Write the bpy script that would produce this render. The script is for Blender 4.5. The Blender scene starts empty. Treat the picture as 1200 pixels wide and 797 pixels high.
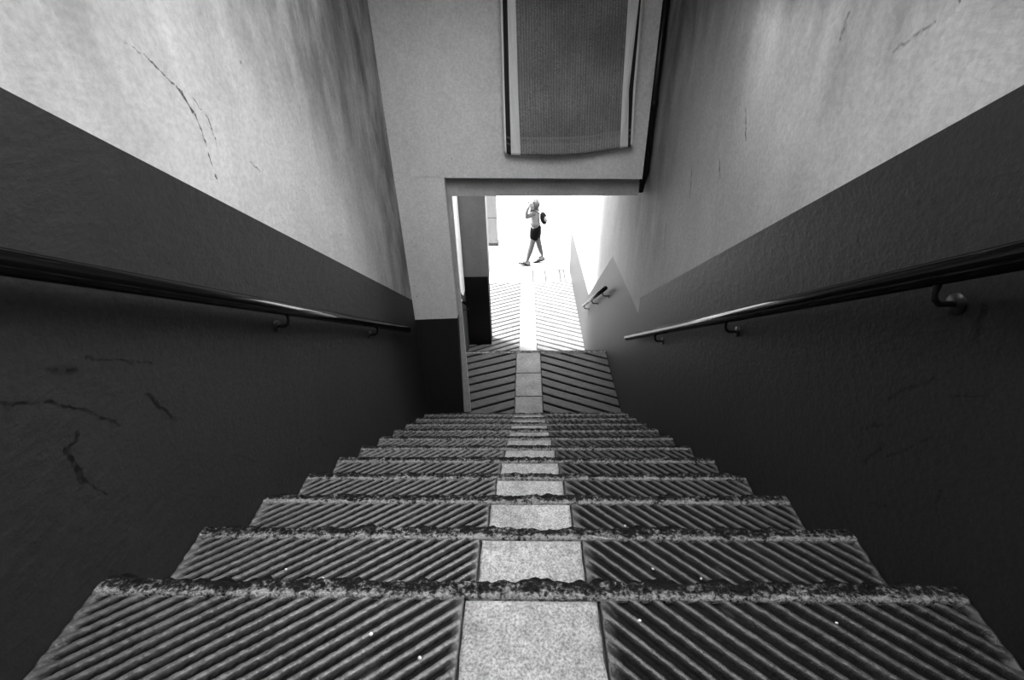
import bpy, bmesh, math, random
from mathutils import Vector, Matrix, noise

random.seed(7)
C = bpy.context.scene.collection
ZO = 3.932                      # eye height above the lower pavement: every world z is (z relative to the eye) + ZO

# ------------------------------------------------------------------ helpers
class MB:
    """collects verts / faces (with material index) and links them as ONE mesh object"""
    def __init__(s): s.v = []; s.f = []; s.m = []; s.att = None; s.uv = None
    def add(s, vs, fs, mi=0):
        n = len(s.v); s.v += [tuple(p) for p in vs]
        for f in fs: s.f.append([i + n for i in f]); s.m.append(mi)
    def box(s, x0, x1, y0, y1, z0, z1, mi=0):
        s.add([(x0,y0,z0),(x1,y0,z0),(x1,y1,z0),(x0,y1,z0),(x0,y0,z1),(x1,y0,z1),(x1,y1,z1),(x0,y1,z1)],
              [(3,2,1,0),(4,5,6,7),(0,1,5,4),(1,2,6,5),(2,3,7,6),(3,0,4,7)], mi)
    def hexa(s, p, mi=0):       # 8 points, bottom ring then top ring
        s.add(p, [(3,2,1,0),(4,5,6,7),(0,1,5,4),(1,2,6,5),(2,3,7,6),(3,0,4,7)], mi)
    def prism_x(s, poly, x0, x1, mi=0):     # polygon in (y, z) extruded along x
        n = len(poly)
        vs = [(x0, y, z) for y, z in poly] + [(x1, y, z) for y, z in poly]
        fs = [list(range(n)), list(range(2*n-1, n-1, -1))]
        for i in range(n): j = (i+1) % n; fs.append((i, i+n, j+n, j))
        s.add(vs, fs, mi)
    def tube(s, pts, r, seg=16, mi=0, cap=True):
        pts = [Vector(p) for p in pts]; n = len(pts)
        rs = r if isinstance(r, (list, tuple)) else [r]*n
        rings = []; up = None
        for i, p in enumerate(pts):
            d = (pts[min(i+1, n-1)] - pts[max(i-1, 0)]).normalized()
            if up is None:
                up = Vector((0,0,1)) if abs(d.z) < .9 else Vector((1,0,0))
            u = d.cross(up).normalized(); w = u.cross(d).normalized(); up = w
            rings.append([p + (u*math.cos(2*math.pi*k/seg) + w*math.sin(2*math.pi*k/seg))*rs[i] for k in range(seg)])
        vs = [q for ring in rings for q in ring]; fs = []
        for i in range(n-1):
            for k in range(seg):
                k2 = (k+1) % seg
                fs.append((i*seg+k, i*seg+k2, (i+1)*seg+k2, (i+1)*seg+k))
        if cap:
            fs.append(list(range(seg))[::-1]); fs.append([(n-1)*seg+k for k in range(seg)])
        s.add(vs, fs, mi)
    def build(s, name, mats, parent=None, smooth=False):
        off = Vector(parent['_o']) if parent and '_o' in parent.keys() else Vector((0,0,0))
        me = bpy.data.meshes.new(name)
        me.from_pydata([(a-off.x, b-off.y, c-off.z) for a, b, c in s.v], [], s.f)
        if not isinstance(mats, (list, tuple)): mats = [mats]
        for m in mats: me.materials.append(m)
        me.polygons.foreach_set('material_index', s.m)
        if s.att:
            a = me.attributes.new('groove', 'FLOAT', 'POINT'); a.data.foreach_set('value', s.att)
        if s.uv:
            l = me.uv_layers.new(name='UVMap')
            for lp in me.loops: l.data[lp.index].uv = s.uv[lp.vertex_index]
        bm = bmesh.new(); bm.from_mesh(me); bmesh.ops.recalc_face_normals(bm, faces=bm.faces); bm.to_mesh(me); bm.free()
        if smooth: me.polygons.foreach_set('use_smooth', [True]*len(me.polygons))
        me.update()
        o = bpy.data.objects.new(name, me); C.objects.link(o)
        if parent: o.parent = parent
        else: o.location = (0, 0, ZO)
        return o

def tag(o, label=None, cat=None, group=None, kind=None):
    if label: o['label'] = label
    if cat: o['category'] = cat
    if group: o['group'] = group
    if kind: o['kind'] = kind
    return o

def thing(name, loc, label, cat, group=None, kind=None):
    o = bpy.data.objects.new(name, None); C.objects.link(o)
    o.empty_display_size = .1
    o.location = (loc[0], loc[1], loc[2] + ZO)
    o['_o'] = loc
    return tag(o, label, cat, group, kind)

# ------------------------------------------------------------------ materials
def new_mat(name):
    m = bpy.data.materials.new(name); m.use_nodes = True
    nt = m.node_tree; b = nt.nodes['Principled BSDF']
    return m, nt, b

def N(nt, t, **kw):
    n = nt.nodes.new(t)
    for k, v in kw.items():
        if hasattr(n, k): setattr(n, k, v)
        else: n.inputs[k].default_value = v
    return n

def math_(nt, op, a, b=None, c=None, clamp=False):
    n = nt.nodes.new('ShaderNodeMath'); n.operation = op; n.use_clamp = clamp
    for i, x in enumerate((a, b, c)):
        if x is None: continue
        if isinstance(x, (int, float)): n.inputs[i].default_value = x
        else: nt.links.new(x, n.inputs[i])
    return n.outputs[0]

def ramp(nt, fac, stops, interp='LINEAR'):
    r = nt.nodes.new('ShaderNodeValToRGB'); cr = r.color_ramp; cr.interpolation = interp
    while len(cr.elements) < len(stops): cr.elements.new(.5)
    for e, (p, v) in zip(cr.elements, stops):
        e.position = p; e.color = (v, v, v, 1)
    nt.links.new(fac, r.inputs[0]); return r.outputs[0]

def mixv(nt, fac, a, b):            # value mix a*(1-f)+b*f
    n = nt.nodes.new('ShaderNodeMix'); n.data_type = 'FLOAT'
    for i, x in ((0, fac), (2, a), (3, b)):
        if isinstance(x, (int, float)): n.inputs[i].default_value = x
        else: nt.links.new(x, n.inputs[i])
    return n.outputs[0]

def noise_(nt, vec, scale, detail=6, rough=.55):
    n = nt.nodes.new('ShaderNodeTexNoise'); n.inputs['Scale'].default_value = scale
    n.inputs['Detail'].default_value = detail; n.inputs['Roughness'].default_value = rough
    nt.links.new(vec, n.inputs['Vector']); return n.outputs['Fac']

def coords(nt, scale=(1,1,1)):
    t = nt.nodes.new('ShaderNodeTexCoord')
    if scale == (1,1,1): return t.outputs['Object']
    mp = nt.nodes.new('ShaderNodeMapping'); mp.inputs['Scale'].default_value = scale
    nt.links.new(t.outputs['Object'], mp.inputs['Vector']); return mp.outputs[0]

def bump(nt, b, h, strength, dist):
    n = nt.nodes.new('ShaderNodeBump'); n.inputs['Strength'].default_value = strength
    n.inputs['Distance'].default_value = dist
    nt.links.new(h, n.inputs['Height']); nt.links.new(n.outputs[0], b.inputs['Normal'])

# a group that gives the distance-based mask of a scratch between two points of a wall
def scratch_group():
    g = bpy.data.node_groups.new('scratch', 'ShaderNodeTree')
    for nm, tp in (('P','NodeSocketVector'),('A','NodeSocketVector'),('B','NodeSocketVector'),('Width','NodeSocketFloat'),('Soft','NodeSocketFloat')):
        g.interface.new_socket(nm, in_out='INPUT', socket_type=tp)
    g.interface.new_socket('Mask', in_out='OUTPUT', socket_type='NodeSocketFloat')
    gi = g.nodes.new('NodeGroupInput'); go = g.nodes.new('NodeGroupOutput'); L = g.links.new
    def vm(op, a, b=None):
        n = g.nodes.new('ShaderNodeVectorMath'); n.operation = op; L(a, n.inputs[0])
        if b is not None: L(b, n.inputs[1])
        return n
    pa = vm('SUBTRACT', gi.outputs['P'], gi.outputs['A']).outputs[0]
    ba = vm('SUBTRACT', gi.outputs['B'], gi.outputs['A']).outputs[0]
    d1 = vm('DOT_PRODUCT', pa, ba).outputs['Value']; d2 = vm('DOT_PRODUCT', ba, ba).outputs['Value']
    h = math_(g, 'DIVIDE', d1, d2, clamp=True)
    sc = g.nodes.new('ShaderNodeVectorMath'); sc.operation = 'SCALE'; L(ba, sc.inputs[0]); L(h, sc.inputs['Scale'])
    df = vm('SUBTRACT', pa, sc.outputs[0]).outputs[0]
    ln = vm('LENGTH', df).outputs['Value']
    t = math_(g, 'SUBTRACT', math_(g, 'SUBTRACT', 1, math_(g, 'DIVIDE', ln, gi.outputs['Width'])), 0.0, clamp=True)
    s = math_(g, 'MULTIPLY', t, gi.outputs['Soft'], clamp=True)
    L(s, go.inputs['Mask']); return g
SCR = scratch_group()

def scratches(nt, vec, segs):
    """segs: (ax,ay,az, bx,by,bz, width, softness)"""
    nz = nt.nodes.new('ShaderNodeTexNoise'); nz.inputs['Scale'].default_value = 38; nz.inputs['Detail'].default_value = 3
    nt.links.new(vec, nz.inputs['Vector'])
    wb = nt.nodes.new('ShaderNodeVectorMath'); wb.operation = 'MULTIPLY_ADD'
    nt.links.new(nz.outputs['Color'], wb.inputs[0]); wb.inputs[1].default_value = (.022,)*3
    sb = nt.nodes.new('ShaderNodeVectorMath'); sb.operation = 'SUBTRACT'; nt.links.new(vec, sb.inputs[0]); sb.inputs[1].default_value = (.011,)*3
    nt.links.new(sb.outputs[0], wb.inputs[2])
    out = None
    for a in segs:
        a = a[:6] + (a[6]*.6, a[7])
        g = nt.nodes.new('ShaderNodeGroup'); g.node_tree = SCR
        nt.links.new(wb.outputs[0], g.inputs['P'])
        g.inputs['A'].default_value = a[0:3]; g.inputs['B'].default_value = a[3:6]
        g.inputs['Width'].default_value = a[6]; g.inputs['Soft'].default_value = a[7]
        out = g.outputs[0] if out is None else math_(nt, 'MAXIMUM', out, g.outputs[0])
    br = noise_(nt, vec, 55, 3, .6)
    return math_(nt, 'MULTIPLY', out, ramp(nt, br, [(.36, .35), (.56, 1)]))

def plaster(name, base, var, segs=None, mark=.1, rough=.75, grime_shade=None, bump_s=.35, spec=.3, blotch=.0):
    m, nt, b = new_mat(name)
    v = coords(nt)
    vs = coords(nt, (1.6, 1.6, .55))
    n1 = noise_(nt, vs, 2.3, 8, .6); n2 = noise_(nt, v, 60, 5, .7); n3 = noise_(nt, v, 9, 6, .6)
    col = math_(nt, 'MULTIPLY', ramp(nt, n1, [(.3, base*(1-var)), (.7, base*(1+var))]), ramp(nt, n2, [(.32, .84), (.66, 1.1)]))
    col = math_(nt, 'MULTIPLY', col, ramp(nt, n3, [(.3, 1-var*.5), (.7, 1+var*.4)]))
    # small chips and specks
    vo = nt.nodes.new('ShaderNodeTexVoronoi'); vo.inputs['Scale'].default_value = 7.5; nt.links.new(v, vo.inputs['Vector'])
    sp = ramp(nt, vo.outputs['Distance'], [(.028, 1), (.05, 0)])
    sel = ramp(nt, noise_(nt, v, 5, 2, .5), [(.55, 0), (.6, 1)])
    sp = math_(nt, 'MULTIPLY', sp, sel)
    col = mixv(nt, math_(nt, 'MULTIPLY', sp, .8), col, base*.25)
    if grime_shade:
        for (c0, c1, width, amt) in grime_shade:      # soft dark patches around a line: grime and painted shade
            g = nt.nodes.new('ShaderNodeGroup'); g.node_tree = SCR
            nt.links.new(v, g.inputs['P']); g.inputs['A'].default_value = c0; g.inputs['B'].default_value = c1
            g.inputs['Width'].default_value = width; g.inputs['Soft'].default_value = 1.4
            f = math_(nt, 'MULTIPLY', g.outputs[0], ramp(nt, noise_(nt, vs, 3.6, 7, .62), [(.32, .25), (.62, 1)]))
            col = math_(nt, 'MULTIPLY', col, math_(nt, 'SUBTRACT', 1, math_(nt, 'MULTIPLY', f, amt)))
    if segs:
        k = scratches(nt, v, segs)
        col = mixv(nt, k, col, base*mark)
    nt.links.new(col, b.inputs['Base Color'])
    b.inputs['Roughness'].default_value = rough; b.inputs['Specular IOR Level'].default_value = spec
    tw = coords(nt, (1, 1.5, 3.2))
    h = math_(nt, 'ADD', math_(nt, 'MULTIPLY', noise_(nt, v, 85, 4, .6), .45), math_(nt, 'MULTIPLY', noise_(nt, tw, 14, 5, .55), .9))
    bump(nt, b, h, bump_s, .006)
    return m

XL, XR = -.905, .855
marksL_light = [(XL,1.31,-.005, XL,1.385,-.075,.006,2), (XL,1.385,-.075, XL,1.414,-.14,.009,3), (XL,1.414,-.14, XL,1.42,-.21,.007,3),
                (XL,1.42,-.21, XL,1.413,-.303,.005,2.5), (XL,1.413,-.300, XL,1.415,-.308,.009,4),
                (XL,1.43,-.10, XL,1.466,-.15,.005,1.6), (XL,1.466,-.15, XL,1.47,-.23,.005,1.4), (XL,1.62,-.30, XL,1.66,-.34,.007,1),
                (XL,1.25,.03, XL,1.32,-.01,.006,1.2)]
marksL_dark = [(XL,.60,-.485, XL,.69,-.556,.007,2.5), (XL,.69,-.556, XL,.735,-.61,.009,2.5), (XL,.735,-.61, XL,.78,-.69,.008,3),
               (XL,.88,-.685, XL,.917,-.80,.011,3), (XL,.70,-.64, XL,.662,-.66,.010,2), (XL,.662,-.655, XL,.656,-.73,.014,3), (XL,.656,-.73, XL,.68,-.80,.006,1.5),
               (XL,.79,-.52, XL,.93,-.63,.008,1.5), (XL,1.52,-1.42, XL,1.56,-1.52,.012,2), (XL,1.05,-1.05, XL,1.12,-1.16,.008,1.3),
               (XL,.72,-.50, XL,.76,-.53,.02,1.2)]
marksR_light = [(XR,1.552,.055, XR,1.556,-.005,.014,1.4), (XR,2.08,-.23, XR,2.02,-.33,.010,1.8), (XR,2.25,-.45, XR,2.2,-.52,.012,1.5), (XR,1.32,-.03, XR,1.22,.02,.01,1),
                (XR,1.19,.07, XR,1.17,.055,.008,3), (XR,2.9,-.95, XR,2.86,-1.1,.015,1), (XR,2.6,-.55, XR,2.55,-.7,.012,1.2)]
marksR_dark = [(XR,1.217,-.435, XR,1.195,-.46,.006,4), (XR,.915,-.742, XR,.897,-.70,.008,2.5), (XR,.897,-.70, XR,.832,-.617,.010,2), (XR,.897,-.93, XR,.873,-.84,.012,3),
               (XR,.705,-.81, XR,.69,-.845,.007,4), (XR,.817,-.44, XR,.80,-.50,.014,3), (XR,.85,-.86, XR,.78,-.73,.007,1.5), (XR,.95,-.86, XR,.90,-.80,.009,2),
               (XR,.78,-.62, XR,.73,-.58,.006,2), (XR,1.5,-.62, XR,1.46,-.68,.008,2), (XR,.83,-1.0, XR,.75,-.93,.006,1.5), (XR,1.38,-.66, XR,1.36,-.70,.006,2)]

grime_shadeL = [((XL,3.3,.9), (XL,3.4,-1.4), 1.05, .72), ((XL,2.3,.75), (XL,2.6,.0), .8, .5), ((XL,.5,.65), (XL,2.2,.65), .95, .72), ((XL,2.35,-.2), (XL,2.1,.15), .4, .25)]  # grime near the corner, plus shade along the top painted into the plaster
shadeR = [((XR,3.4,1.0), (XR,3.45,-.9), .75, .45), ((XR,.4,.7), (XR,1.3,.55), .9, .7), ((XR,1.6,.65), (XR,3.4,.4), .9, .6)]  # shade towards the top and front corner, painted into the plaster colour

M_wall_l = plaster('pale plaster of left wall', .57, .12, marksL_light, .12, grime_shade=grime_shadeL)
M_wall_r = plaster('pale plaster of right wall', .44, .10, marksR_light, .25, grime_shade=shadeR)
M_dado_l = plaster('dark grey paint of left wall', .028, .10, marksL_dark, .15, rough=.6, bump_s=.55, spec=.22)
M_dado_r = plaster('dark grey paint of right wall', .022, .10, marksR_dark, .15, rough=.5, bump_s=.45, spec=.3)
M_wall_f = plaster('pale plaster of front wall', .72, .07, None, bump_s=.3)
M_portal = plaster('grey plaster of inner portal', .46, .12, None, bump_s=.6)
M_dado_f = plaster('dark paint of front wall', .018, .1, None, spec=.2)
M_conc = plaster('raw concrete', .07, .15, None, bump_s=.5)
M_stub = plaster('grey plaster of wall stub', .17, .12, None)
M_dado_s = plaster('black paint of wall stub', .005, .1, None, spec=.1)
M_far = plaster('pale far masonry', .14, .08, None)

def stone(name, base, groove, rough=.5, speck=.5, sc=240, bs=.5, spec=.5):
    m, nt, b = new_mat(name); v = coords(nt)
    n1 = noise_(nt, v, 7, 6, .6); n2 = noise_(nt, v, sc, 3, .7); n3 = noise_(nt, v, 45, 5, .65)
    col = math_(nt, 'MULTIPLY', ramp(nt, n1, [(.3, base*.75), (.7, base*1.2)]), ramp(nt, n2, [(.32, 1-speck), (.62, 1+speck*.35)]))
    col = math_(nt, 'MULTIPLY', col, ramp(nt, n3, [(.35, 1-speck*.5), (.6, 1.05)]))
    at = nt.nodes.new('ShaderNodeAttribute'); at.attribute_name = 'groove'
    col = mixv(nt, at.outputs['Fac'], col, groove)
    nt.links.new(col, b.inputs['Base Color'])
    b.inputs['Roughness'].default_value = rough
    nt.links.new(mixv(nt, at.outputs['Fac'], spec, .03), b.inputs['Specular IOR Level'])
    bump(nt, b, math_(nt, 'ADD', n2, n3), bs, .004)
    return m
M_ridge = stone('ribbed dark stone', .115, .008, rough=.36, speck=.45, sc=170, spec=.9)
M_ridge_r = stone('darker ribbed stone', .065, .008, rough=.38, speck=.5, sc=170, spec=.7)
M_slab = stone('pale granite slab', .44, .1, rough=.55, speck=.62, sc=190, spec=.3)
def nose_mat():
    m, nt, b = new_mat('crumbling mortar nosing'); v = coords(nt)
    n1 = noise_(nt, v, 95, 4, .7); n2 = noise_(nt, v, 28, 4, .6); n3 = noise_(nt, v, 260, 2, .6)
    at = nt.nodes.new('ShaderNodeAttribute'); at.attribute_name = 'groove'
    k = math_(nt, 'ADD', math_(nt, 'MULTIPLY', n1, .65), math_(nt, 'MULTIPLY', n2, .35))
    k = math_(nt, 'SUBTRACT', k, math_(nt, 'MULTIPLY', at.outputs['Fac'], .16))
    c = ramp(nt, k, [(.40, .006), (.47, .03), (.52, .16), (.60, .36)])
    c = math_(nt, 'MULTIPLY', c, ramp(nt, n3, [(.3, .7), (.7, 1.2)]))
    nt.links.new(c, b.inputs['Base Color']); b.inputs['Roughness'].default_value = .85; b.inputs['Specular IOR Level'].default_value = .15
    bump(nt, b, math_(nt, 'ADD', n1, n3), 1, .006); return m
M_nose = nose_mat()
M_slab_shade = stone('shaded granite slab', .24, .1, rough=.7, speck=.5, sc=190, spec=.3)  # darker copy of the slab granite; the landing's weaker light is in its colour
M_pave = stone('grooved paving stone', .034, .003, rough=.6, speck=.5, sc=120, spec=.3)
M_plaza = stone('pale grooved paving', .10, .004, rough=.8, speck=.2, sc=120, spec=.2)
M_plaza_slab = stone('pale paving slab', .15, .03, rough=.8, speck=.15, sc=120, spec=.2)
M_ground = stone('pale plaza ground', .21, .1, rough=.85, speck=.12, sc=60, spec=.1)
M_joint = stone('dark joint', .02, .02)

def simple(name, base, rough=.5, metal=0, spec=.5):
    m, nt, b = new_mat(name); v = coords(nt)
    n = noise_(nt, v, 60, 4, .6)
    nt.links.new(ramp(nt, n, [(.3, base*.88), (.7, base*1.1)]), b.inputs['Base Color'])
    b.inputs['Roughness'].default_value = rough; b.inputs['Metallic'].default_value = metal
    b.inputs['Specular IOR Level'].default_value = spec
    return m
M_rail = simple('black gloss rail paint', .004, .10, 0, .2)
M_steel = simple('worn dark steel', .02, .4, 0, .3)
M_gap_tube = simple('black pipe', .006, .35, 0, .4)
M_pebble = simple('pale grit', .75, .8)
M_skin = simple('skin', .05, .6, 0, .2)
M_hair = simple('fair hair', .16, .5)
M_hair_d = simple('darker strands', .03, .5)
M_top = simple('light top', .085, .8)
M_shorts = simple('black shorts', .002, .9, 0, .03)
M_shoe = simple('white trainer', .09, .6)
M_sole = simple('black sole', .003, .9, 0, .05)
M_pack = simple('black pack', .003, .8, 0, .1)
M_packw = simple('pale pack panel', .12, .6)

# ------------------------------------------------------------------ stairs
D0, F0, T, R_ = .939, .541, .26256, .17698
NB = .055
ZL = -(D0 + 11*R_)          # landing
ZP = -ZO                    # lower pavement
SX0, SX1 = -.128, .134      # pale middle strip

def sm(a, b, x):
    t = max(0., min(1., (x-a)/(b-a))); return t*t*(3-2*t)

def grid(mb, x0, x1, y0, y1, nx, ny, zf, base, skirt=.03):
    """height field with side skirts; zf(x,y) -> (x,y,dz,groove)"""
    vs = []; at = []
    for j in range(ny+1):
        for i in range(nx+1):
            x = x0+(x1-x0)*i/nx; y = y0+(y1-y0)*j/ny
            X, Y, dz, g = zf(x, y, i/nx, j/ny)
            vs.append((X, Y, base+dz)); at.append(g)
    fs = [(j*(nx+1)+i, j*(nx+1)+i+1, (j+1)*(nx+1)+i+1, (j+1)*(nx+1)+i) for j in range(ny) for i in range(nx)]
    ring = [i for i in range(nx+1)] + [(j)*(nx+1)+nx for j in range(1, ny+1)] + [ny*(nx+1)+i for i in range(nx-1, -1, -1)] + [j*(nx+1) for j in range(ny-1, 0, -1)]
    n = len(vs)
    for q in ring: vs.append((vs[q][0], vs[q][1], base-skirt)); at.append(at[q])
    L = len(ring)
    for q in range(L):
        q2 = (q+1) % L; fs.append((ring[q], n+q, n+q2, ring[q2]))
    fs.append([n+q for q in range(L)])
    mb.add(vs, fs); mb.att = (mb.att or []) + at

def ridged(side, seed, period, slope, depth):
    def zf(x, y, u, v):
        w = noise.noise(Vector((x*5, y*5, seed)))*.08 + noise.noise(Vector((x*21, y*21, seed+4)))*.025
        ph = ((x - side*-1*0 + (-slope*y if side < 0 else slope*y))/period + w + seed*.37) % 1.0
        d = abs(ph-.5)*2                  # 1 at groove centre, 0 at ridge crest
        e = sm(0, .05, u)*sm(0, .03, 1-u)
        wear = .75 + .5*noise.noise(Vector((x*3.1, y*6, seed+9)))
        g = (sm(.40, .66, d) if side < 0 else sm(.30, .60, d))*(.15+.85*e)
        z = -depth*g*min(1, max(.35, wear)) + .0016*noise.noise(Vector((x*70, y*70, seed))) + .0012*(1-d)
        return x, y, z, min(1, g*(1.15+.4*noise.noise(Vector((x*18, y*18, seed+2)))))
    return zf

def plain(seed, amp=.0015):
    def zf(x, y, u, v):
        e = min(u, 1-u, v, 1-v)
        return x + .004*noise.noise(Vector((y*22, seed, 1)))*(1-abs(2*u-1) < .15), y, amp*noise.noise(Vector((x*40, y*40, seed))) - .003*(1-sm(0, .04, e)), 0
    return zf

def nosing(seed, w, rag=.016):
    def zf(x, y, u, v):
        n1 = noise.noise(Vector((x*14, seed, 3))) + .6*noise.noise(Vector((x*45, seed, 5)))
        n2 = noise.noise(Vector((x*60, y*90, seed))) + .6*noise.noise(Vector((x*150, y*150, seed+2)))
        Y = y + v*v*rag*n1 + v*.003*n2
        bite = sm(.15, .75, noise.noise(Vector((x*9, seed*3, 8))) + .35*n2)
        z = -.004*v - .012*v*v*max(0, .5+n1*.6) + .0042*n2*sm(.12, .4, v) - .016*bite*sm(.3, .9, v) + .002*(1-v) - .034*sm(.72, 1, v)
        if v < .12: z -= .006*(1-sm(0, .1, abs(v-.0)))
        return x, Y, z, -.45*(1-sm(.08, .26, v)) + .35*sm(.2, .4, v) + .6*bite*sm(.2, .5, v) + .75*sm(.3, .9, v)*sm(-.1, .5, -n2*.8 - .1 + .5*bite) + 1.2*sm(.66, .86, v + .10*n1)
    return zf

def one_step(root, k, yb, yf, z, zbot, fine):
    """yb: back of the visible tread, yf: front end of the ribbed slabs"""
    b = MB(); b.box(XL+.002, XR-.002, yb-.01, yf+NB-.012, zbot, z-.024)
    st = b.build('step', M_conc, root)
    st['_o'] = root['_o']
    fx, fy = (230, 84) if fine else (110, 34)
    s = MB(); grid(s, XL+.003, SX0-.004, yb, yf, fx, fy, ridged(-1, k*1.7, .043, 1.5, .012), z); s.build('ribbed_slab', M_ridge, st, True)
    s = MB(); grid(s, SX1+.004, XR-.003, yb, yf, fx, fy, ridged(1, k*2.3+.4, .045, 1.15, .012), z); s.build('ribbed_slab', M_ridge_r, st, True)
    s = MB(); grid(s, SX0+.001, SX1-.001, yb, yf-.003, 40, 30, plain(k+.5), z+.001); s.build('centre_slab', M_slab, st, True)
    s = MB(); grid(s, XL+.003, XR-.003, yf, yf+NB, 520 if fine else 260, 14, nosing(k*3.1+.2, NB), z+.001, .028); s.build('nosing', M_nose, st, True)

stairs = thing('staircase', (0, F0+11*T, ZL), 'upper flight of worn ribbed stone steps with a pale strip down the middle', 'staircase')
for k in range(-3, 11):
    yf = F0+k*T - (.02 if k < 0 else 0); z = -(D0+k*R_)
    one_step(stairs, k, yf-T+NB-.02, yf, z, z-.30 if k < 10 else ZL+.002, k <= 4)
stairs2 = thing('staircase', (0, 4.46+5*.2626, ZP), 'lower flight of ribbed stone steps dropping from the landing to the plaza', 'staircase')
NL = 6; RL = (ZL-ZP)/NL
for k in range(1, NL):
    yf = 4.42+k*.27; z = ZL-k*RL
    one_step(stairs2, 20+k, yf-.27+NB-.02, yf, z, max(z-.3, ZP+.002), False)

# ------------------------------------------------------------------ landing
b = MB(); b.box(XL+.002, XR-.002, F0+10*T+NB-.03, 4.42+NB-.012, ZL-.25, ZL-.03)
land = tag(b.build('floor', M_conc), kind='structure')
land['_o'] = (0, 0, 0)
def paving(side, seed, period_y, slope, half, depth):
    """flat stone with narrow cut grooves; slope = dX/dY"""
    per = period_y
    def zf(x, y, u, v):
        w = noise.noise(Vector((x*2, y*2, seed)))*.02
        c = (y - x/slope if side < 0 else y + x/slope)
        ph = ((c + w*.5)/per + seed) % 1.0
        d = abs(ph-.5)*per
        g = 1-sm(half*.55, half, d)
        z = -depth*g + .0015*noise.noise(Vector((x*25, y*25, seed)))
        return x, y, z, g
    return zf
LY0, LY1 = F0+10*T+NB-.02, 4.42
s = MB(); grid(s, XL+.003, SX0-.004, LY0, LY1, 110, 200, paving(-1, .25, .135, 2.4, .019, .012), ZL); s.build('grooved_paving', M_pave, land, True)
s = MB(); grid(s, SX1+.004, XR-.003, LY0, LY1, 110, 200, paving(1, .55, .135, 2.0, .019, .012), ZL); s.build('grooved_paving', M_pave, land, True)
for i, (y0, y1) in enumerate(((LY0, 3.642), (3.652, 4.03), (4.04, 4.415))):
    s = MB(); grid(s, SX0+.001, SX1-.003, y0, y1, 30, 40, plain(i+40.5), ZL+.002); s.build('centre_slab', M_slab_shade, land, True)
s = MB(); grid(s, XL+.003, XR-.003, 4.42, 4.42+NB+.01, 420, 14, nosing(77.2, NB, .02), ZL+.004, .03); s.build('nosing', M_nose, land, True)

# ------------------------------------------------------------------ plaza
b = MB(); b.box(-16, 16, 5.95, 40, ZP-.3, ZP-.03); b.box(-16, 16, 8.53, 40, ZP-.03, ZP, 0)
b.box(-16, XL-.3, 5.95, 8.53, ZP-.03, ZP); b.box(XR+.3, 16, 5.95, 8.53, ZP-.03, ZP)
gr = tag(b.build('pavement', M_ground), kind='structure'); gr['_o'] = (0, 0, 0)
s = MB(); grid(s, XL-.3, SX0-.006, 5.95, 8.53, 110, 280, paving(-1, .1, .135, 1.9, .024, .018), ZP); s.build('grooved_paving', M_plaza, gr, True)
s = MB(); grid(s, SX1+.006, XR+.3, 5.95, 8.53, 110, 280, paving(1, .45, .135, 1.9, .024, .018), ZP); s.build('grooved_paving', M_plaza, gr, True)
ys = [5.95, 6.514, 6.871, 7.243, 7.645, 8.02, 8.53]
for i in range(6):
    s = MB(); grid(s, SX0-.002, SX1+.002, ys[i]+.006, ys[i+1]-.006, 16, 24, plain(i+60.5), ZP+.002); s.build('centre_slab', M_plaza_slab, gr, True)
# pale flagstones between the grooved paving and the open plaza, with thin open joints
fx = [-.19, .115, .36, .655, .74]
for i in range(4):
    s = MB(); grid(s, fx[i]+.012, fx[i+1]-.012, 8.575, 9.105, 16, 24, plain(i+80.5), ZP+.004, .01); s.build('flagstone', M_plaza_slab, gr, True)
s = MB(); s.box(-.20, .75, 8.545, 9.135, ZP-.01, ZP+.0015); s.build('joint_bed', simple('grey joint bed', .012, .9), gr)
s = MB()
for (x0, x1, y0, y1) in ((.345, .372, 9.00, 9.10), (.362, .392, 8.69, 8.80)):
    n = 9; s.add([((x0+x1)/2+(x1-x0)/2*math.cos(2*math.pi*q/n)*(1+.25*math.sin(3*q)), (y0+y1)/2+(y1-y0)/2*math.sin(2*math.pi*q/n), ZP+.009+z) for z in (0, .003) for q in range(n)],
                 [list(range(n))[::-1], list(range(n, 2*n))] + [(q, (q+1) % n, n+(q+1) % n, n+q) for q in range(n)])
s.build('tar_blob', M_joint, gr)

# ------------------------------------------------------------------ walls
TOP = CZ = .68
def dz(y, yr, zr): return zr - .6745*(y-yr)
# right wall: the dado follows flight, landing, flight and plaza
yE = 9.05
yT = 3.285-(TOP+1.652)/.6745
dl = [(yT, TOP), (3.285, -1.652), (3.285, -1.785), (4.54, -1.815), (6.05, -2.985), (yE, -3.05)]
wr = MB()
wr.prism_x([(-2.6, TOP)] + dl + [(yE, ZP-.2), (-2.6, ZP-.2)], XR, XR+.35, 0)
up = dl[::-1]
wr.prism_x([(yE, TOP)] + up, XR, XR+.35, 1)
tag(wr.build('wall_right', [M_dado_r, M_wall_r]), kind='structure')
dl2 = [(yT+.015, TOP), (3.30, -1.652), (3.50, -1.785), (4.54, -1.815), (6.05, -2.985), (6.25, -2.99)]
wl = MB()
wl.prism_x([(-2.6, TOP)] + dl2 + [(6.25, ZP-.2), (-2.6, ZP-.2)], XL-.35, XL, 0)
wl.prism_x([(6.25, TOP)] + dl2[::-1], XL-.35, XL, 1)
wl.box(XL-.35, XL-.0, -2.6, 6.25, TOP+.12, 3.3, 1)  # unseen upper part, added to keep the sun out of the well
tag(wl.build('wall_left', [M_dado_l, M_wall_l]), kind='structure')

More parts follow.
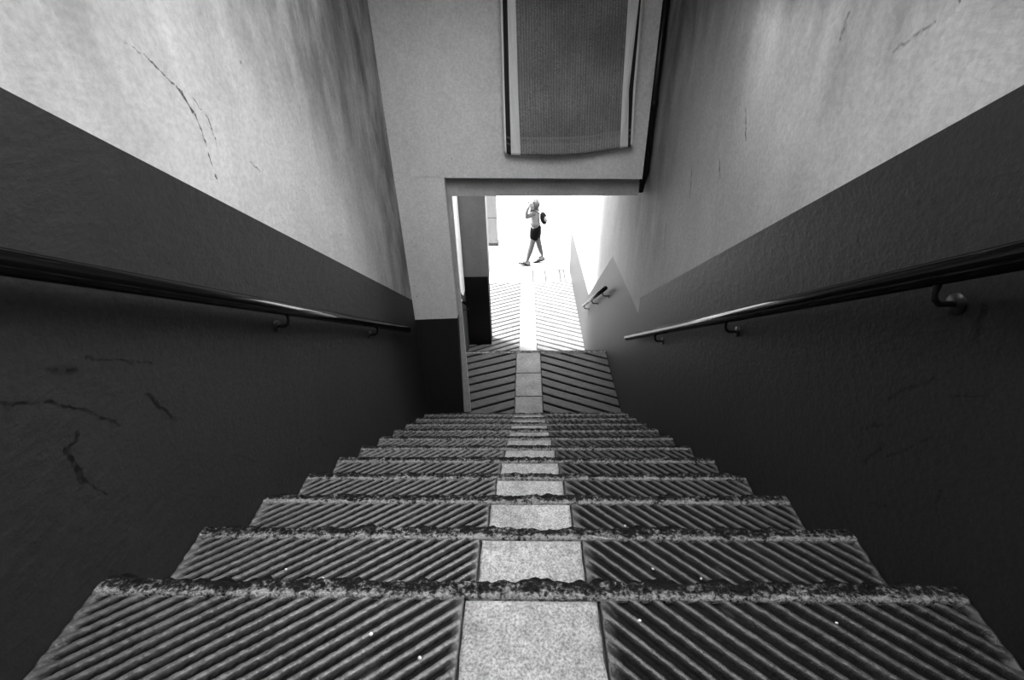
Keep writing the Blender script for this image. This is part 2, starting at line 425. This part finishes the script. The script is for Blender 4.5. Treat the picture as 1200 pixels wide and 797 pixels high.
# upper landing, wall behind the eye, and an added unseen parapet limiting sky light
ub = MB(); ub.box(XL+.002, XR-.002, -2.6, F0-3*T-T+.03, -(D0-4*R_)-.3, -(D0-4*R_))
tag(ub.build('floor', [M_conc]), kind='structure')
bk = MB(); bk.box(XL-.35, XR+.35, -2.85, -2.6, -1.2, CZ+.12); bk.box(XL-.35, XR+.35, -.3, -.02, CZ+.13, 1.45)
tag(bk.build('wall_back_baffle', [M_wall_f]), kind='structure')

# front wall over the passage, slightly skewed to the flight
def YF(x, off=0): return 3.335 + (x-XL)*.055 + off
def slab(mb, x0, x1, z0, z1, o0, o1, mi=0, zr=None):
    zr = z0 if zr is None else zr        # zr: height of the right end of the lower edge
    mb.hexa([(x0,YF(x0,o0),z0),(x1,YF(x1,o0),zr),(x1,YF(x1,o1),zr),(x0,YF(x0,o1),z0),
             (x0,YF(x0,o0),z1),(x1,YF(x1,o0),z1),(x1,YF(x1,o1),z1),(x0,YF(x0,o1),z1)], mi)
FT = 2.2
xo = -.565; xg = .800
wf = MB()
slab(wf, XL, xo, -1.852, -.742, 0, .075, 0)
slab(wf, XL, xg, -.742, FT, 0, .075, 0, -.807)
# lower dark part, its free edge leaning slightly outwards as it goes down
wf.hexa([(XL,YF(XL),ZL-.02),(-.60,YF(-.6),ZL-.02),(-.60,YF(-.6,.075),ZL-.02),(XL,YF(XL,.075),ZL-.02),
         (XL,YF(XL),-1.852),(xo,YF(xo),-1.852),(xo,YF(xo,.075),-1.852),(XL,YF(XL,.075),-1.852)], 1)
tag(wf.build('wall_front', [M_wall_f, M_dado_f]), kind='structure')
# recessed second frame just behind it
pf = MB()
slab(pf, XL, -.538, ZL-.02, -.89, .085, .115, 0)
slab(pf, XL, .805, -.892, FT, .085, .26, 0, -.942)
tag(pf.build('trim_1', [M_portal]), kind='structure')
# building mass over the passage
cl = MB(); slab(cl, XL, XR, -.88, FT, .265, 1.25, 0, -.93)
tag(cl.build('ceiling', [M_portal]), kind='structure')
# wall stub at the foot of the lower flight
st = MB(); st.box(-1.25, -.548, 6.27, 6.5, -2.79, 3.3, 0); st.box(-1.25, -.565, 6.27, 6.5, ZP-.1, -2.79, 1)
tag(st.build('wall_inner', [M_stub, M_dado_s]), kind='structure')
# pier on the far side of the plaza: three stone blocks on a dark foot
pier = thing('stone_pier', (-.8, 10.7, ZP), 'narrow grey masonry pier with level joints on the far side of the plaza', 'pier')
z = ZP+.055
for hh in (.60, .62, .62, .62):
    s = MB(); s.box(-.95, -.685, 10.58, 10.85, z, z+hh-.012); o = s.build('block', M_far, pier)
    bv = o.modifiers.new('b', 'BEVEL'); bv.width = .008; bv.segments = 2
    z += hh
s = MB(); s.box(-.94, -.695, 10.59, 10.84, ZP+.05, z-.02); s.build('core', M_joint, pier)
s = MB(); s.box(-.96, -.675, 10.57, 10.86, ZP, ZP+.055); s.build('plinth', M_joint, pier)

# unseen roof added over the flight, its open well shaping the light
OX0, OX1, OY0, OY1 = -.62, .56, .0, 2.4
cb = MB(); cb.box(XL-.3, OX0, -2.6, 3.34, CZ, CZ+.12); cb.box(OX1, XR+.3, -2.6, 3.34, CZ, CZ+.12)
cb.box(OX0, OX1, -2.6, OY0, CZ, CZ+.12); cb.box(OX0, OX1, OY1, 3.34, CZ, CZ+.12)
tag(cb.build('ceiling', [M_conc]), kind='structure')

# ------------------------------------------------------------------ tube standing in for the dark gap in the corner
gap_tube = thing('gap_filler', (.828, 3.43, -.92), 'thin black tube in place of the dark gap between the front wall and right wall', 'gap_tube')
s = MB(); s.tube([(.826, YF(.826)+.03, .67), (.826, YF(.826)+.03, -.77), (.823, YF(.8)+.10, -.85), (.823, YF(.8)+.115, -.92)], .0225, 16); s.build('gap_tube', M_gap_tube, gap_tube, True)
for zz in (.55, -.35):
    s = MB(); s.tube([(.826, YF(.826)+.03, zz), (.826, YF(.826)+.03, zz+.03)], .026, 16); s.build('collar', M_gap_tube, gap_tube, True)

# ------------------------------------------------------------------ handrails
def handrail(label, side, x, y0, z0, y1, z1, r, ybr, wallx, group=None):
    base = (x, y1, z1)
    h = thing('handrail', base, label, 'handrail', group)
    d = Vector((0, y1-y0, z1-z0)).normalized()
    p0 = Vector((x, y0, z0)); p1 = Vector((x, y1, z1))
    s = MB()
    s.tube([p0 - d*.003, p0, p1, p1 + d*.004, p1 + d*.006], [r*.8, r, r, r*.85, r*.3], 24)
    s.build('rail', M_rail, h, True)
    for yb in ybr:
        t = (yb-y0)/(y1-y0); c = p0.lerp(p1, t)
        s = MB()
        pts = []
        for q in range(9):
            a = math.pi/2*q/8
            pts.append((x + side*(abs(wallx-x))*math.sin(a)*1.0, yb, c.z - r*.8 - .045*(1-math.cos(a))*1.0 - .012*math.sin(a*2)))
        xs = x; w = abs(wallx-x)
        pts = [(xs, yb, c.z-r*.7), (xs, yb, c.z-r-.02), (xs+side*w*.12, yb, c.z-r-.036), (xs+side*w*.35, yb, c.z-r-.046), (xs+side*w*.7, yb, c.z-r-.046), (xs+side*(w+.004), yb, c.z-r-.046)]
        s.tube(pts, .0065, 10)
        o = s.build('bracket', M_steel, h, True); o['_o'] = base
        s = MB(); s.tube([(wallx-side*.005, yb, c.z-r-.046), (wallx+side*.003, yb, c.z-r-.046)], .022, 18)
        s.build('wall_plate', M_steel, o, True)
    return h
handrail('black tubular handrail along the left wall of the upper flight', -1, -.852, -1.0, .82, 2.915, -1.697, .0235, [-.2, .62, 1.47, 2.32], XL)
handrail('black tubular handrail along the right wall of the upper flight', 1, .800, -1.0, .862, 3.315, -2.023, .0245, [-.1, .87, 1.70, 2.6], XR)
handrail('short dark handrail on the right wall beyond the doorway', 1, .785, 4.40, -2.10, 6.06, -3.16, .022, [4.55, 5.25, 5.92], XR)
handrail('short dark handrail on the left wall beyond the doorway, seen end on', -1, -.83, 4.40, -2.10, 6.06, -3.16, .022, [4.55, 5.25, 5.92], XL)

# ------------------------------------------------------------------ towel
def towel_mat():
    m, nt, b = new_mat('ribbed grey towelling')
    uv = nt.nodes.new('ShaderNodeUVMap'); uv.uv_map = 'UVMap'
    sp = nt.nodes.new('ShaderNodeSeparateXYZ'); nt.links.new(uv.outputs[0], sp.inputs[0])
    u, v = sp.outputs[0], sp.outputs[1]
    # u: 0 hairline .01 dark .06 white .12 body .88 white .94 dark .99 hairline 1
    vv = coords(nt)
    grain = noise_(nt, vv, 260, 3, .75)
    wv = math_(nt, 'SINE', math_(nt, 'MULTIPLY', u, 6.2832*52))
    rib = math_(nt, 'MULTIPLY_ADD', wv, .5, .5)
    # ribs fade towards the middle of the cloth
    st = nt.nodes.new('ShaderNodeMapping'); st.inputs['Scale'].default_value = (30, 2, 1); nt.links.new(uv.outputs[0], st.inputs[0])
    streak = noise_(nt, st.outputs[0], 3, 4, .6)
    cloud = noise_(nt, vv, 3.2, 3, .5)
    body = math_(nt, 'MULTIPLY', ramp(nt, rib, [(0, .17), (1, .24)]), ramp(nt, grain, [(.38, .45), (.62, 1.45)]))
    body = math_(nt, 'MULTIPLY', body, ramp(nt, streak, [(.3, .85), (.7, 1.15)]))
    body = math_(nt, 'MULTIPLY', body, ramp(nt, cloud, [(.35, .85), (.65, 1.25)]))
    # two pale lines woven across near the hem
    ln = ramp(nt, v, [(0, 0), (.046, 0), (.048, 1), (.054, 1), (.056, 0), (.076, 0), (.078, 1), (.085, 1), (.087, 0)])
    hem = ramp(nt, v, [(0, 1.35), (.045, 1.35), (.09, 1.0)])
    body = math_(nt, 'MULTIPLY', body, hem)
    dark = mixv(nt, ln, .03, .12)
    body = mixv(nt, math_(nt, 'MULTIPLY', ln, .55), body, .30)
    white = math_(nt, 'MULTIPLY', ramp(nt, grain, [(.35, .74), (.65, .86)]), ramp(nt, streak, [(.3, .9), (.7, 1.08)]))
    isw = ramp(nt, u, [(0, 0), (.06, 1), (.12, 0), (.88, 1), (.94, 0)], 'CONSTANT')
    isd = ramp(nt, u, [(0, 0), (.012, 1), (.06, 0), (.94, 1), (.988, 0)], 'CONSTANT')
    ish = ramp(nt, u, [(0, 1), (.012, 0), (.988, 1)], 'CONSTANT')
    c = mixv(nt, isd, body, dark); c = mixv(nt, isw, c, white); c = mixv(nt, ish, c, .85)
    nt.links.new(c, b.inputs['Base Color']); b.inputs['Roughness'].default_value = .95
    b.inputs['Specular IOR Level'].default_value = .1
    bump(nt, b, math_(nt, 'ADD', math_(nt, 'MULTIPLY', rib, .5), grain), .6, .003)
    return m
us = [0, .008, .06, .12, .88, .94, .992, 1]
xt = {.22: [-.142,-.133,-.104,-.056, .583, .647, .662, .674],
      -.25: [-.146,-.137,-.105,-.050, .598, .636, .668, .680],
      -.61: [-.145,-.136,-.104,-.040, .612, .668, .686, .698]}
def towel_x(u, z):
    ks = sorted(xt, reverse=True)
    def at(k):
        a = xt[k]
        for i in range(7):
            if u <= us[i+1]+1e-9: return a[i]+(a[i+1]-a[i])*(u-us[i])/(us[i+1]-us[i])
    if z >= ks[1]: t = (ks[0]-z)/(ks[0]-ks[1]); t = max(-1, t); return at(ks[0])*(1-t)+at(ks[1])*t
    t = (ks[1]-z)/(ks[1]-ks[2]); return at(ks[1])*(1-t)+at(ks[2])*t
t = MB(); t.uv = []
cols = sorted(set([i/70 for i in range(71)] + us + [.004, .996, .93, .95, .065, .055])); rows = 70
ZT, ZB = .67, -.61
vs = []
for j in range(rows+1):
    v = j/rows
    for u in cols:
        zb = ZB - .016*math.sin(math.pi*u)*(.6) + .030*sm(.55, 1, u) + (.012 if u < .06 else 0)*(1-u/.06)
        z = zb + (ZT-zb)*v
        x = towel_x(u, z)
        fold = .010*math.sin(u*9+1.2)*(1-v)**1.5
        curl = .010*sm(.07, 0, u) + .012*sm(.93, 1, u)*(1-.3*v)
        crease = -.016*math.exp(-((u-(.905+.05*(v-.1)))/.02)**2)*sm(.0, .12, v)*sm(.75, .3, v)
        y = YF(x) - .060 + fold*.8 + curl + crease + .054*sm(.86, 1, v)
        vs.append((x, y, z)); t.uv.append((u, v))
nc = len(cols)
t.add(vs, [(j*nc+i, j*nc+i+1, (j+1)*nc+i+1, (j+1)*nc+i) for j in range(rows) for i in range(nc-1)])
tw = t.build('hanging_towel', towel_mat(), None, True)
sd = tw.modifiers.new('thick', 'SOLIDIFY'); sd.thickness = .005; sd.offset = 0
tag(tw, 'grey ribbed towel with white side stripes hanging on the front wall', 'towel')

# ------------------------------------------------------------------ grit lying on the treads
grit = [(-.617,.712,1), (-.514,.688,1), (.306,.721,1), (.416,.697,1), (.372,.632,1), (.636,.75,2), (.208,.50,0), (.575,.50,0), (-.30,.47,0), (-.20,.43,0),
        (-.35,.96,2), (.30,.98,2), (-.5,1.25,3), (.45,1.22,3), (-.25,1.50,4), (.36,1.52,4)]
peb = None
for i, (x, y, k) in enumerate(grit):
    k = {1: 1, 2: 2, 0: 0, 3: 3, 4: 4}[k]
    zt = -(D0+k*R_)
    if peb is None:
        bm = bmesh.new(); bmesh.ops.create_icosphere(bm, subdivisions=2, radius=.0036)
        for vtx in bm.verts: vtx.co *= 1+.3*noise.noise(vtx.co*220); vtx.co.z *= .7
        me = bpy.data.meshes.new('pebble'); bm.to_mesh(me); bm.free(); me.materials.append(M_pebble)
        o = bpy.data.objects.new('pebble', me); peb = o
    else: o = peb.copy()
    C.objects.link(o); o.location = (x, y, zt+.0025+ZO); o.rotation_euler = (0, 0, i*1.3)
    sc = .75+.5*random.random(); o.scale = (sc, sc*(.7+.4*random.random()), sc)
    tag(o, 'tiny pale pebble lying on a ribbed step of the upper flight', 'pebble', 'pale grit scattered on the ribbed steps')

# ------------------------------------------------------------------ person walking across the plaza
PY = 9.45
def P(px, py, dy=0):            # figure layout, read off in metres
    return Vector((.11+(px-624)/58.6, PY+dy, -2.519-(py-231)/57.4))
def skin_body(name, verts, edges, radii, mat, parent, sub=2, root=0):
    off = Vector(parent['_o'])
    me = bpy.data.meshes.new(name); me.from_pydata([v-off for v in verts], edges, []); me.materials.append(mat)
    o = bpy.data.objects.new(name, me); C.objects.link(o); o.parent = parent
    s = o.modifiers.new('s', 'SKIN'); s.use_smooth_shade = True
    for i, r in enumerate(radii):
        d = me.skin_vertices[0].data[i]; d.radius = r if isinstance(r, tuple) else (r, r); d.use_root = (i == root)
    q = o.modifiers.new('d', 'SUBSURF'); q.levels = q.render_levels = sub
    return o
person = thing('person', (.13, PY, ZP), 'person in black shorts and pale top striding left across the bright plaza', 'person')
near, far = -.07, .07
V = []; E = []; Rr = []
def add(p, r, link=None):
    V.append(p); Rr.append(r); i = len(V)-1
    if link is not None: E.append((link, i))
    return i
pel = add(P(627, 267), (.085, .105))
ab = add(P(627, 259), (.072, .09), pel)
ch = add(P(626.6, 252), (.080, .10), ab)
nk0 = add(P(626, 246.8), (.055, .075), ch)
nk = add(P(625, 243.5), .036, nk0)
hd0 = add(P(624, 240), (.055, .06), nk)
hd1 = add(P(623.9, 236.5), (.068, .072), hd0)
hd2 = add(P(624.3, 233.6), (.048, .052), hd1)
# near (left) leg forward, heel down
h1 = add(P(626.6, 271, near), .085, pel); k1 = add(P(623, 287, near), .060, h1); c1 = add(P(621.2, 293, near), .062, k1)
a1 = add(P(617.8, 304.5, near), .036, c1)
# far (right) leg behind, ball of the foot on the ground
h2 = add(P(628.4, 271, far), .085, pel); k2 = add(P(631.2, 286, far), .060, h2); c2 = add(P(632.6, 291.5, far), .060, k2)
a2 = add(P(635.2, 300.5, far+.02), .036, c2)
# near arm raised to the head: elbow forward and low, hand at the cheek
s1 = add(P(625, 247.6, near-.055), .052, nk0); e1 = add(P(616.4, 252.4, near-.09), .042, s1); w1 = add(P(617.6, 244, near-.09), .030, e1)
hand1 = add(P(619.3, 240.2, near-.06), (.022, .034), w1)
# far arm: hangs, bent back to the strap
s2 = add(P(627, 247.6, far+.06), .052, nk0); e2 = add(P(630.5, 256.5, far+.10), .042, s2); w2 = add(P(626.5, 261.5, far+.12), .030, e2); hand2 = add(P(624.2, 263, far+.11), (.016, .028), w2)
# fingers
def fingers(hi, base, dirv, side, curl):
    for q in range(4):
        o = base + side*((q-1.5)*.0165)
        L = (.030, .034, .032, .025)[q]
        f1 = add(o + dirv*.018, .0085, hi); f2 = add(o + dirv*(.018+L) + curl*.006, .0078, f1); add(o + dirv*(.018+L*1.8) + curl*.022, .0065, f2)
    th = add(base + side*.034 + dirv*-.012 + curl*.008, .0095, hi); add(base + side*.046 + dirv*.016 + curl*.02, .008, th)
fingers(hand1, V[hand1], Vector((.35, .2, .9)).normalized(), Vector((.3, -.95, 0)).normalized(), Vector((.9, .3, -.2)))
fingers(hand2, V[hand2], Vector((-.8, -.1, -.55)).normalized(), Vector((.1, .95, -.2)).normalized(), Vector((-.3, -.2, -.9)))
# feet inside the shoes
def foot(ai, heel, toe):
    hh = add(heel, .026, ai); add(toe, .022, hh)
foot(a1, P(617.2, 307.6, near), P(611.5, 307.4, near)); foot(a2, P(636.4, 303.6, far+.02), P(631, 306, far+.02))
skin_body('body', V, E, Rr, M_skin, person)

# face: nose, brow, ear as one small mesh each
s = MB(); hc = P(623.9, 237.2)
def ell(mb, c, r, seg=14, rings=9, rot=None, f=None):
    vs = []; fs = []
    for i in range(rings+1):
        th = math.pi*i/rings
        for k in range(seg):
            ph = 2*math.pi*k/seg
            q = Vector((r[0]*math.sin(th)*math.cos(ph), r[1]*math.sin(th)*math.sin(ph), r[2]*math.cos(th)))
            if f: q = f(q)
            if rot: q = rot @ q
            vs.append(Vector(c)+q)
    for i in range(rings):
        for k in range(seg):
            k2 = (k+1) % seg; fs.append((i*seg+k, (i+1)*seg+k, (i+1)*seg+k2, i*seg+k2))
    mb.add(vs, fs)
ell(s, hc+Vector((-.078, -.005, -.010)), (.014, .012, .020)); s.build('nose', M_skin, person, True)
for sy in (-1, 1):
    s = MB(); ell(s, hc+Vector((-.062, sy*.030, .012)), (.010, .012, .007)); s.build('eye', M_sole, person, True)
    s = MB(); ell(s, hc+Vector((.008, sy*.074, -.004)), (.018, .010, .028)); s.build('ear', M_skin, person, True)
s = MB(); ell(s, hc+Vector((-.066, 0, -.048)), (.010, .024, .006)); s.build('mouth', simple('lips', .16, .5), person, True)

# long fair wavy hair: a cap and many locks
s = MB(); s2_ = MB()
def capf(q):
    k = 1+.10*noise.noise(q*28); return Vector((q.x*k, q.y*k, q.z*k))
ell(s, hc+Vector((.016, 0, .022)), (.090, .092, .092), 28, 18, f=capf)
rnd = random.Random(4)
for q in range(46):
    a = rnd.uniform(-2.1, 2.1); el = rnd.uniform(.1, .8)
    st_ = hc + Vector((.012+.088*math.cos(a)*math.cos(el), .090*math.sin(a)*math.cos(el), .02+.085*math.sin(el)))
    L = rnd.uniform(.14, .30); amp = rnd.uniform(.006, .015); f = rnd.uniform(18, 30); ph = rnd.uniform(0, 6)
    pts = []
    for i in range(9):
        t_ = i/8
        outx = .11*t_*(1-t_)*math.cos(a)*(1-t_*.4)-.004*t_; outy = (.09*t_*(1-t_)-.030*t_)*math.sin(a)
        pts.append(st_ + Vector((outx+amp*math.sin(f*t_*L+ph), outy+amp*math.cos(f*t_*L+ph), -L*t_)))
    (s2_ if q % 5 in (0, 2) else s).tube(pts, [.010, .014, .016, .016, .015, .013, .011, .008, .003], 7)
hr = s.build('hair', M_hair, person, True); hr['_o'] = person['_o']
s2_.build('dark_strands', M_hair_d, hr, True)

# clothes
def tube_cloth(name, rings, mat, seg=24):
    """rings: (centre, rx, ry)"""
    mb = MB(); vs = []; fs = []
    for c, rx, ry in rings:
        for k in range(seg):
            a = 2*math.pi*k/seg
            n_ = 1+.05*noise.noise(Vector((math.cos(a)*3, math.sin(a)*3, c.z*14)))
            vs.append(Vector(c)+Vector((rx*n_*math.cos(a), ry*n_*math.sin(a), 0)))
    for i in range(len(rings)-1):
        for k in range(seg):
            k2 = (k+1) % seg; fs.append((i*seg+k, i*seg+k2, (i+1)*seg+k2, (i+1)*seg+k))
    mb.add(vs, fs); o = mb.build(name, mat, person, True)
    so = o.modifiers.new('t', 'SOLIDIFY'); so.thickness = .006; so.offset = 1
    return o
tube_cloth('top', [(P(627.2, 262.8), .100, .120), (P(627, 259), .090, .108), (P(626.8, 255), .090, .112), (P(626.6, 251), .096, .122), (P(626.3, 248), .082, .118), (P(626, 246.2), .058, .085), (P(625.7, 245.4), .045, .05)], M_top)
# shorts: waist and two wide legs in one skinned surface
V2 = [P(627.4, 262.4), P(627.4, 268), P(626.6, 273, near*.9), P(624.8, 282.6, near), P(628.6, 273, far*.9), P(630.0, 282, far)]
skin_body('shorts', V2, [(0,1),(1,2),(2,3),(1,4),(4,5)], [(.112,.125), (.118,.128), (.105,.100), (.092,.088), (.105,.100), (.088,.086)], M_shorts, person, root=1)
# trainers
def shoe(heel, toe, pitch):
    mb = MB(); up = MB()
    L = (toe-heel); L.z = 0; ln = .245
    rot = Matrix.Rotation(pitch, 3, 'Y')
    prof = [(-.03, .030), (.0, .036), (.05, .034), (.10, .036), (.15, .044), (.19, .042), (.215, .026)]
    vs = []; n = len(prof)
    for zz in (0, .026):
        for d, w in prof:
            for sy in (-1, 1): vs.append(Vector(heel) + rot @ Vector((-d, sy*w, zz)))
    fs = []
    for l in range(2):
        for i in range(n-1):
            q = l*2*n+2*i; fs.append((q, q+1, q+3, q+2))
    for i in range(n-1):
        for sy in (0, 1): q = 2*i+sy; fs.append((q, q+2, q+2+2*n, q+2*n))
    fs.append((0, 1, 1+2*n, 2*n)); fs.append((2*n-2, 2*n-1, 4*n-1, 4*n-2))
    mb.add(vs, fs)
    sh = MB(); hts = [.085, .105, .095, .075, .058, .046, .034]
    rings = []
    for (d, w), h in zip(prof, hts):
        ring = []
        for k in range(11):
            a = math.pi*k/10
            ring.append(Vector(heel) + rot @ Vector((-d, w*.96*math.cos(a), .024+(h-.024)*math.sin(a)**.7)))
        rings.append(ring)
    vs = [q for r_ in rings for q in r_]; fs = []
    for i in range(n-1):
        for k in range(10): fs.append((i*11+k, i*11+k+1, (i+1)*11+k+1, (i+1)*11+k))
    fs.append(list(range(11))); fs.append([(n-1)*11+k for k in range(11)])
    sh.add(vs, fs)
    o = sh.build('trainer', M_shoe, person, True); o['_o'] = person['_o']
    mb.build('sole', M_sole, o, False)
    for d0, w0, hh in ((-.032, .031, .05), (.07, .037, .085), (.11, .040, .066)):
        pts = [Vector(heel) + rot @ Vector((-d0, w0*1.02*math.cos(math.pi*k/10), .026+(hh-.020)*math.sin(math.pi*k/10)**.7)) for k in range(11)]
        bnd = MB(); bnd.tube(pts, .0065, 6); bnd.build('overlay', M_sole, o, True)
shoe(Vector((V[a1].x+.015, PY+near, ZP+.004)), Vector((V[a1].x-.2, PY+near, ZP)), math.radians(14))
shoe(Vector((V[a2].x+.035, PY+far+.02, ZP+.045)), Vector((V[a2].x-.2, PY+far, ZP)), math.radians(-13))
for o in person.children:
    pass

# backpack carried on the back
pk = thing('backpack', (.31, PY, -3.08), 'small black and white backpack worn by the person on the plaza', 'bag')
rotp = Matrix.Rotation(math.radians(-12), 3, 'Y')
s = MB()
def boxy(q):
    return Vector((math.copysign(abs(q.x/.075)**.7*.075, q.x), math.copysign(abs(q.y/.12)**.6*.12, q.y), math.copysign(abs(q.z/.14)**.7*.14, q.z)))
pc = P(637.0, 255.8)
ell(s, pc, (.062, .115, .125), 22, 14, rotp, lambda q: Vector((q.x*(1+.15*(abs(q.y) < .08)), q.y*1.05, q.z)))
s.build('sack', M_pack, pk, True)
s = MB(); ell(s, pc + rotp @ Vector((.028, -.055, .0)), (.042, .072, .060), 18, 10, rotp); s.build('pocket', M_packw, pk, True)
# the straps lie on the clothing: each point is pushed out until it clears the figure
from mathutils.bvhtree import BVHTree
bpy.context.view_layer.update()
dg = bpy.context.evaluated_depsgraph_get()
trees = []
def walk(o):
    if o.type == 'MESH':
        ev = o.evaluated_get(dg); me = ev.to_mesh(); mw = o.matrix_world
        vv = [mw @ v.co for v in me.vertices]
        if len(vv) and len(me.polygons): trees.append(BVHTree.FromPolygons(vv, [list(q.vertices) for q in me.polygons]))
        ev.to_mesh_clear()
    for c_ in o.children: walk(c_)
walk(person)
def clear(p, gap):
    p = p + Vector((0, 0, ZO))
    for it in range(30):
        moved = False
        for tr in trees:
            co_, nn, ix, d = tr.find_nearest(p)
            if co_ is None: continue
            inside = (p-co_).dot(nn) < 0
            if inside or d < gap:
                p = p + nn*((d if inside else 0) + max(gap-(0 if inside else d), 0) + .002); moved = True
        if not moved: break
    return p - Vector((0, 0, ZO))
def dense(pts, n=6):
    out = []
    for i in range(len(pts)-1):
        for q in range(n): out.append(pts[i].lerp(pts[i+1], q/n))
    return out + [pts[-1]]
for sy in (-1, 1):
    path = dense([pc+Vector((-.02, sy*.085, .075)), P(631.6, 248.4, sy*.112), P(627, 245.4, sy*.122), P(623.4, 246.8, sy*.118), P(620.6, 251, sy*.10), P(620.6, 255, sy*.09)])
    path = [path[0]] + [clear(q, .016) for q in path[1:]]
    for it in range(3):
        path = [path[0]] + [clear((path[i-1]+path[i]*2+path[i+1])/4, .016) for i in range(1, len(path)-1)] + [path[-1]]
    s = MB(); s.tube(path, .007, 8); s.build('strap', M_pack, pk, True)

# ------------------------------------------------------------------ light: an overcast bright sky
w = bpy.data.worlds.new('World'); bpy.context.scene.world = w; w.use_nodes = True
nt = w.node_tree; bg = nt.nodes['Background']
tc = nt.nodes.new('ShaderNodeTexCoord'); sp = nt.nodes.new('ShaderNodeSeparateXYZ'); nt.links.new(tc.outputs['Generated'], sp.inputs[0])
nt.links.new(ramp(nt, sp.outputs[2], [(0, .4), (1, 1)]), bg.inputs['Color'])
bg.inputs['Strength'].default_value = 5.0

sun = bpy.data.lights.new('Sun', 'SUN'); sun.energy = 24; sun.angle = math.radians(28)
so_ = bpy.data.objects.new('Sun', sun); C.objects.link(so_); so_.location = (-6, 8, 12)
so_.rotation_euler = Vector((.60, -.25, -.76)).to_track_quat('-Z', 'Y').to_euler()

# ------------------------------------------------------------------ camera
f, p = 560.2, None
dn = Vector((26, 911.5, f)).normalized()
fw = Vector((16, -344.5, f)); fw = (fw - dn*fw.dot(dn)).normalized()
rt = dn.cross(fw)
Rm = Matrix((rt, fw, -dn))              # photo frame (x right, y down, z ahead) -> world
cam = bpy.data.cameras.new('Camera'); co = bpy.data.objects.new('Camera', cam); C.objects.link(co)
cam.sensor_width = 36; cam.sensor_fit = 'HORIZONTAL'; cam.lens = f*36/1200; cam.clip_start = .02
M4 = (Rm @ Matrix(((1,0,0),(0,-1,0),(0,0,-1)))).to_4x4(); M4.translation = (0, 0, ZO)
co.matrix_world = M4
bpy.context.scene.camera = co

for o in bpy.data.objects:
    if '_o' in o.keys(): del o['_o']
vs_ = bpy.context.scene.view_settings
vs_.view_transform = 'Standard'; vs_.look = 'None'; vs_.gamma = 1; vs_.use_curve_mapping = False
vs_.exposure = .95
